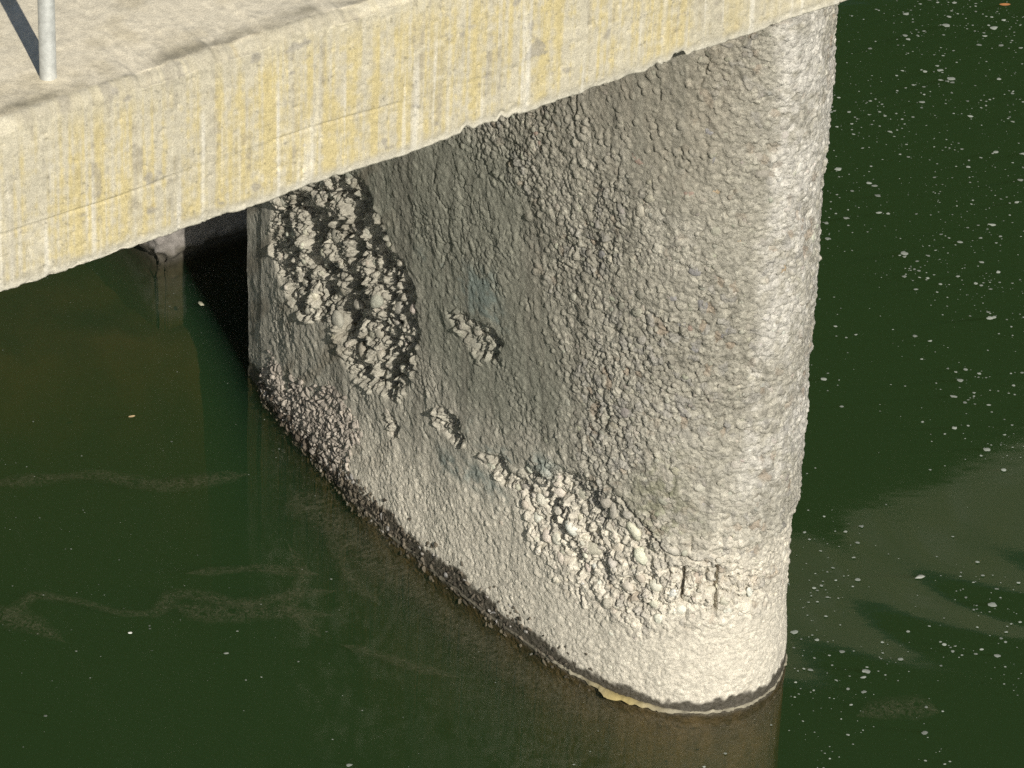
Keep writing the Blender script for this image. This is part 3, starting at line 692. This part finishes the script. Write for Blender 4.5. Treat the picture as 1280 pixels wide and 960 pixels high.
# ------------------------------------------------------------------ the pier of the rear bridge, its corner washed out
def rear_pier():
    pts = [(-2.9, -.50), (-1.22, -.55), (-1.14, -.545), (-1.11, -.51), (-1.11, -.40), (-1.11, .35), (-2.9, .35)]
    seg = []
    for a, b in zip(pts[:-1], pts[1:]):
        a, b = np.array(a), np.array(b); n = max(2, int(np.linalg.norm(b - a) / (.007 if a[0] > -1.3 and a[1] < -.2 else .05)))
        seg.append(a + (b - a) * np.linspace(0, 1, n, endpoint=False)[:, None])
    q = np.vstack(seg + [np.array(pts[-1:])])
    s = np.r_[0, np.cumsum(np.hypot(*np.diff(q, axis=0).T))]
    t = np.gradient(q, axis=0); t /= np.linalg.norm(t, axis=1, keepdims=True); n = np.stack([t[:, 1], -t[:, 0]], 1)
    n *= np.sign((n * (q - np.array([-2, -.1]))).sum(1, keepdims=True))
    z = np.r_[-2.8, -.9, -.5, -.2, np.arange(-.08, .5, .007), np.arange(.55, 2.21, .05)]
    S_, Z_ = np.meshgrid(s, z)
    corner = np.exp(-((S_ - s[np.argmin(np.abs(q[:, 0] + 1.12) + np.abs(q[:, 1] + .53))]) / .08) ** 2)
    hh = .012 * fbm(S_ * 9, Z_ * 9, 4, 301) + corner * (.03 * np.abs(fbm(S_ * 28, Z_ * 28, 3, 302)) - .012) * (1 - sm(Z_, .10, .3)) * .8
    hh -= .03 * (1 - sm(Z_ + .02 * fbm(S_ * 20, Z_ * 5, 3, 303), .0, .05)) 
    uu = q[None, :, 0] + n[None, :, 0] * hh; vv = q[None, :, 1] + n[None, :, 1] * hh
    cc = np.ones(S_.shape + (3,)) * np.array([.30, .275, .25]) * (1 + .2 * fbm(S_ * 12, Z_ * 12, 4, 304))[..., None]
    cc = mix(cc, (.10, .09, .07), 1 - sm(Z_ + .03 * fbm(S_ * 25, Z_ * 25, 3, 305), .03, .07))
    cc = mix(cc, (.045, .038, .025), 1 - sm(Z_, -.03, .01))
    cl = np.concatenate([np.clip(cc, .02, .7), np.zeros(S_.shape + (1,))], -1)
    nr, nc = S_.shape
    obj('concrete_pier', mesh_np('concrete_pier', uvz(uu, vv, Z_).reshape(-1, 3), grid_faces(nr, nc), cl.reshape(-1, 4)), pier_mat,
        label='dark grey concrete pier end with washed-out corner, seen under the deck far left', cat='pier')
rear_pier()

# ------------------------------------------------------------------ railing on the deck
def tube(pts, r, n=20):
    pts = [np.array(p, float) for p in pts]; V = []; F = []
    for i, p in enumerate(pts):
        d = pts[min(i + 1, len(pts) - 1)] - pts[max(i - 1, 0)]; d /= np.linalg.norm(d)
        a = np.cross(d, ZV if abs(d[2]) < .9 else PV); a /= np.linalg.norm(a); b = np.cross(d, a)
        rr = r[i] if hasattr(r, '__len__') else r
        V += [p + rr * (math.cos(t) * a + math.sin(t) * b) for t in np.linspace(0, 2 * math.pi, n, endpoint=False)]
    F = list(map(tuple, grid_faces(len(pts), n, wrap=True)))
    return np.array(V), np.array(F)
steel = plain_material('galvanised_steel', (.52, .53, .50), .55, .25, noise=.22, scale=60)
rail = obj('steel_railing', None, label='galvanised steel railing post rising from the deck at upper left', cat='railing')
base = uvz(1.578, -2.501, 2.633); rail.location = Vector(base.tolist())
for k in (-1, 0, 1, 2):
    b = DV * 1.6 * k
    v_, f_ = tube([b, b + ZV * .004, b + ZV * .010, b + ZV * .55, b + ZV * 1.08], [.0215, .0205, .019, .019, .019], 28)
    obj('post', mesh_np('post', v_, f_), steel, rail)
for z_, nm in ((1.08, 'handrail'), (.62, 'middle_rail')):
    v_, f_ = tube([DV * -1.75 + ZV * z_, DV * 0 + ZV * z_, DV * 3.35 + ZV * z_], .019 if nm == 'handrail' else .014, 20)
    obj(nm, mesh_np(nm, v_, f_), steel, rail)

# ------------------------------------------------------------------ foam, scum and flotsam on the water
def blob(n, r, asp, an, jag, r_):
    t = np.linspace(0, 2 * math.pi, n, endpoint=False)
    rr = r * (1 + jag * r_.normal(size=n)); x = rr * np.cos(t); y = rr * np.sin(t) * asp
    return np.stack([x * math.cos(an) - y * math.sin(an), x * math.sin(an) + y * math.cos(an)], 1)
def foam_mesh(spots, name, hgt=.14):
    V, F, C_ = [], [], []; k = 0
    for (x, y, r, asp, an, tn_) in spots:
        n = 9; b = blob(n, r, asp, an, .16, rng)
        z0 = .0025
        V.append(np.c_[b + [x, y], np.full(n, z0)]); V.append(np.c_[b * .6 + [x, y], np.full(n, z0 + r * hgt * .6)]); V.append([[x, y, z0 + r * hgt * .75]])
        for i in range(n):
            j = (i + 1) % n
            F += [(k + i, k + j, k + n + j), (k + i, k + n + j, k + n + i), (k + n + i, k + n + j, k + 2 * n)]
        C_.append(np.tile([*(np.array([.34, .37, .32]) * tn_), 0], (2 * n + 1, 1))); k += 2 * n + 1
    return mesh_np(name, np.vstack(V), np.array(F), np.vstack(C_))
foam_mat = stone_material('river_foam', grain=.12, bump=.0005, scale=500)
spots = []
def density(x, y):
    q = .5 * fbm(x * 1.6, y * 1.1, 3, 402)
    streaks = 1 - 2.4 * np.abs(fbm(x * 1.5 + q + .5 * y, y * .8 - q, 3, 401))
    return .80 * streaks + .60 * fbm(x * 5, y * 3, 3, 403) - .15
def free(x, y): return poly_sd(x * PV[0] + y * PV[1], x * DV[0] + y * DV[1], PUV[::12]) < -.02
x = rng.uniform(.55, 2.2, 60000); y = rng.uniform(-2.1, 2.7, 60000)
ok = (rng.random(60000) < sm(density(x, y) + .50 * sm(y, .2, 1.8) - .10, .0, .9) + .035) & free(x, y)
for x_, y_ in list(zip(x[ok], y[ok]))[:4400]:
    r = .0016 * math.exp(rng.normal(.1, .75))
    if rng.random() < .05: r *= 1.8
    spots.append((x_, y_, min(r, .013), rng.uniform(.6, 1.0), rng.uniform(-.5, .5), rng.uniform(.55, 1.15)))
x = rng.uniform(-2.2, .5, 6000); y = rng.uniform(-2.1, 1.2, 6000)
ok = (rng.random(6000) < sm(density(x, y), -.1, .8) + .06) & free(x, y)
for x_, y_ in list(zip(x[ok], y[ok]))[:420]:
    spots.append((x_, y_, .0016 * math.exp(rng.normal(0, .45)), rng.uniform(.6, 1.0), rng.uniform(-.5, .5), rng.uniform(.3, .9)))
obj('foam_flecks', foam_mesh(spots, 'foam_flecks'), foam_mat, kind='stuff', label='pale foam flecks drifting on the green water', cat='foam')

# thin scum films drawn out by the current, plus one pale painted reflection
def film_mat():
    t = NT('scum_film')
    uv = t.n('UVMap'); geo = t.n('NewGeometry')
    sx = t.n('SeparateXYZ', {0: uv.outputs[0]})
    n1 = t.n('TexNoise', {'Vector': t.n('Mapping', {'Vector': uv.outputs[0], 'Scale': (3.0, 2.2, 1)}).outputs[0], 'Scale': 2.5, 'Detail': 6.0, 'Roughness': .65, 'Distortion': 1.6})
    cr = t.n('MapRange', {0: n1.outputs[0], 1: .42, 2: .78, 3: 0, 4: 1})
    e = t.math('MULTIPLY', sx.outputs[1], t.math('SUBTRACT', 1.0, sx.outputs[1]))
    e = t.math('MULTIPLY', e, 4.0); e = t.math('POWER', e, 1.3)
    fac = t.math('MULTIPLY', t.math('MULTIPLY', cr.outputs[0], e), .46)
    df = t.n('BsdfDiffuse', {'Color': (.17, .155, .105, 1)}); tr = t.n('BsdfTransparent')
    m = t.n('MixShader', {0: fac, 1: tr.outputs[0], 2: df.outputs[0]}); t.link(m.outputs[0], t.out.inputs[0]); return t.m
fm = film_mat()
FILMS = [([(-1.394, -1.273), (-1.346, -1.196), (-1.315, -1.137), (-1.182, -1.163), (-1.066, -1.212), (-0.966, -1.21), (-0.941, -1.16), (-0.93, -1.11), (-0.851, -1.113), (-0.737, -1.151), (-0.605, -1.102), (-0.461, -1.067)], .09),
         ([(-0.48, -0.689), (-0.493, -0.846), (-0.455, -0.967), (-0.406, -1.052), (-0.339, -1.134)], .07),
         ([(-0.449, -1.319), (-0.348, -1.356), (-0.235, -1.411), (-0.113, -1.451)], .07),
         ([(-0.925, -1.17), (-0.822, -1.201), (-0.668, -1.177), (-0.467, -1.187)], .13),
         ([(-0.411, -0.685), (-0.348, -0.837), (-0.318, -0.989), (-0.359, -1.105)], .06),
         ([(-1.8, -1.32), (-1.45, -1.22), (-1.3, -1.28), (-1.2, -1.36)], .16),
         ([(.97, -1.56), (1.05, -1.52), (1.13, -1.51), (1.2, -1.53)], .20),  # not scum: pale patch standing in for a blurred cloud reflection
         ([(-1.5, -.62), (-1.2, -.55), (-1.0, -.60), (-.75, -.52)], .10), ([(-.62, -.86), (-.56, -1.0), (-.60, -1.15), (-.5, -1.3)], .10), ([(-.9, -1.02), (-.7, -.98), (-.52, -1.0)], .08),
         ([(-.62, -.60), (-.50, -.75), (-.33, -.95), (-.12, -1.22), (.08, -1.45), (.3, -1.62)], .22)]
VV, FF, UU = [], [], []; k = 0
for fi, (pts, wd) in enumerate(FILMS):
    p = np.array(pts); L = np.r_[0, np.cumsum(np.hypot(*np.diff(p, axis=0).T))]
    tt = np.arange(0, L[-1], .01); q = np.stack([np.interp(tt, L, p[:, a]) for a in (0, 1)], 1)
    for _ in range(6): q[1:-1] = (q[:-2] + 2 * q[1:-1] + q[2:]) / 4
    d = np.gradient(q, axis=0); d /= np.linalg.norm(d, axis=1, keepdims=True); nrm = np.stack([-d[:, 1], d[:, 0]], 1)
    w_ = wd * (.6 + .5 * fbm(tt * 6, tt * 0 + fi, 3, 410)) * np.clip(np.minimum(tt, L[-1] - tt) / .06, .05, 1)
    for a in np.linspace(0, 1, 7):
        VV.append(np.c_[q + nrm * ((a - .5) * w_)[:, None], np.full(len(q), .0012 + .0004 * fi)]); UU.append(np.c_[tt / .12 + fi * 9.3, np.full(len(q), a)])
    FF.append(grid_faces(7, len(q)) + k); k += 7 * len(q)
me = mesh_np('scum_film', np.vstack(VV), np.vstack(FF)); uvl = me.uv_layers.new(name='UVMap'); UU = np.vstack(UU)
li = np.empty(len(me.loops), np.int32); me.loops.foreach_get('vertex_index', li); uvl.data.foreach_set('uv', UU[li].astype(np.float32).ravel())
obj('scum_film', me, fm, kind='stuff', label='thin brown scum film drawn out on the dark water, with one pale painted reflection', cat='scum')

# pale scum line where the water meets the pier
sl = np.arange(.55, 2.62, .006); xyl, nl = on_plan(sl)
hw = h[int(np.searchsorted(zA, .004)), np.clip(np.searchsorted(sA, sl), 0, nsF - 1)]
inner = xyl + nl * (hw - .004)[:, None]
wd = .002 + .009 * sm(fbm(sl * 7, sl * 0, 3, 420), -.3, .5) * sm(sl, 1.3, 1.75) + .003 * fbm(sl * 60, sl * 0, 2, 421)
wd = np.clip(wd * (.4 + 1.2 * vnoise(sl * 35, sl * 0, 3)) + (.020 + .012 * fbm(sl * 45, sl * 0, 3, 426)) * np.exp(-((sl - 1.92) / .05) ** 2) + .008 * np.exp(-((sl - 2.02) / .05) ** 2), .001, .06)
rows = []
for a, z_ in ((0, .006), (.35, .009), (.75, .007), (1.0, .0015)): rows.append(np.c_[inner + nl * (wd * a + .004 * (a > 0))[:, None], z_ + .005 * fbm(sl * 70, sl * 0 + a * 9, 3, 422, .7)])
cc = np.ones((4, len(sl), 3)) * np.array([.34, .31, .23]) * (.8 + .5 * fbm(sl * 40, sl * 0, 4, 423, .7))[None, :, None]
cc = mix(cc, (.40, .32, .13), np.repeat((.85 * np.exp(-((sl - 1.92) / .09) ** 2))[None], 4, 0))
cc *= (.45 + .55 * sm(sl, 1.45, 1.75))[None, :, None]
obj('scum_line', mesh_np('scum_line', np.vstack(rows), grid_faces(4, len(sl)), np.concatenate([cc, np.zeros((4, len(sl), 1))], -1).reshape(-1, 4)), foam_mat,
    kind='stuff', label='pale yellowish scum line hugging the foot of the pier nose', cat='scum')

# single floating things
def flot(name, x, y, r, asp, an, col, label, cat, hgt=.25, seed=0):
    q = np.random.default_rng(seed + 50); n = 14
    b = blob(n, r, asp, an, .14, q); V = [np.c_[b + [x, y], np.full(n, .003)], np.c_[b * .7 + [x, y], .003 + r * hgt * (.8 + .3 * q.random(n))], [[x, y, .003 + r * hgt]]]
    F = []
    for i in range(n):
        j = (i + 1) % n; F += [(i, j, n + j), (i, n + j, n + i), (n + i, n + j, 2 * n)]
    obj(name, mesh_np(name, np.vstack(V), np.array(F)), plain_material(name + '_surface', col, .7, noise=.2), label=label, cat=cat)
def leaf(name, x, y, r, an, col, label, seed=0):
    t = np.linspace(-1, 1, 9); w_ = .42 * (1 - t ** 2) ** .7; V = []
    for a in (-1, 0, 1):
        for i, q in enumerate(t): V.append((q * r, a * w_[i] * r, .004 + .10 * r * q * q + .16 * r * abs(a) * w_[i]))
    V = np.array(V); X = V[:, 0] * math.cos(an) - V[:, 1] * math.sin(an); Y = V[:, 0] * math.sin(an) + V[:, 1] * math.cos(an)
    obj(name, mesh_np(name, np.c_[X + x, Y + y, V[:, 2]], grid_faces(3, 9)), plain_material(name + '_skin', col, .6, noise=.25), label=label, cat='leaf')
leaf('floating_leaf', -1.116, -.25, .011, .4, (.62, .46, .26), 'tiny tan leaf floating on the dark water left of the pier')
leaf('floating_leaf', 1.63, 2.41, .020, .1, (.50, .22, .08), 'orange brown leaf floating at the top right among the foam')
flot('foam_clump', 1.175, -.906, .014, .55, .5, (.30, .31, .27), 'largest grey foam clump, floating right of the pier foot', 'foam', seed=1)
flot('foam_clump', -.958, .372, .014, .45, -.9, (.34, .33, .24), 'pale foam scrap in the shadow left of the pier corner', 'foam', seed=2)
flot('foam_clump', -1.03, -1.302, .0055, .8, .2, (.75, .76, .70), 'brightest white foam dot alone below the scum streak at lower left', 'foam', seed=3)
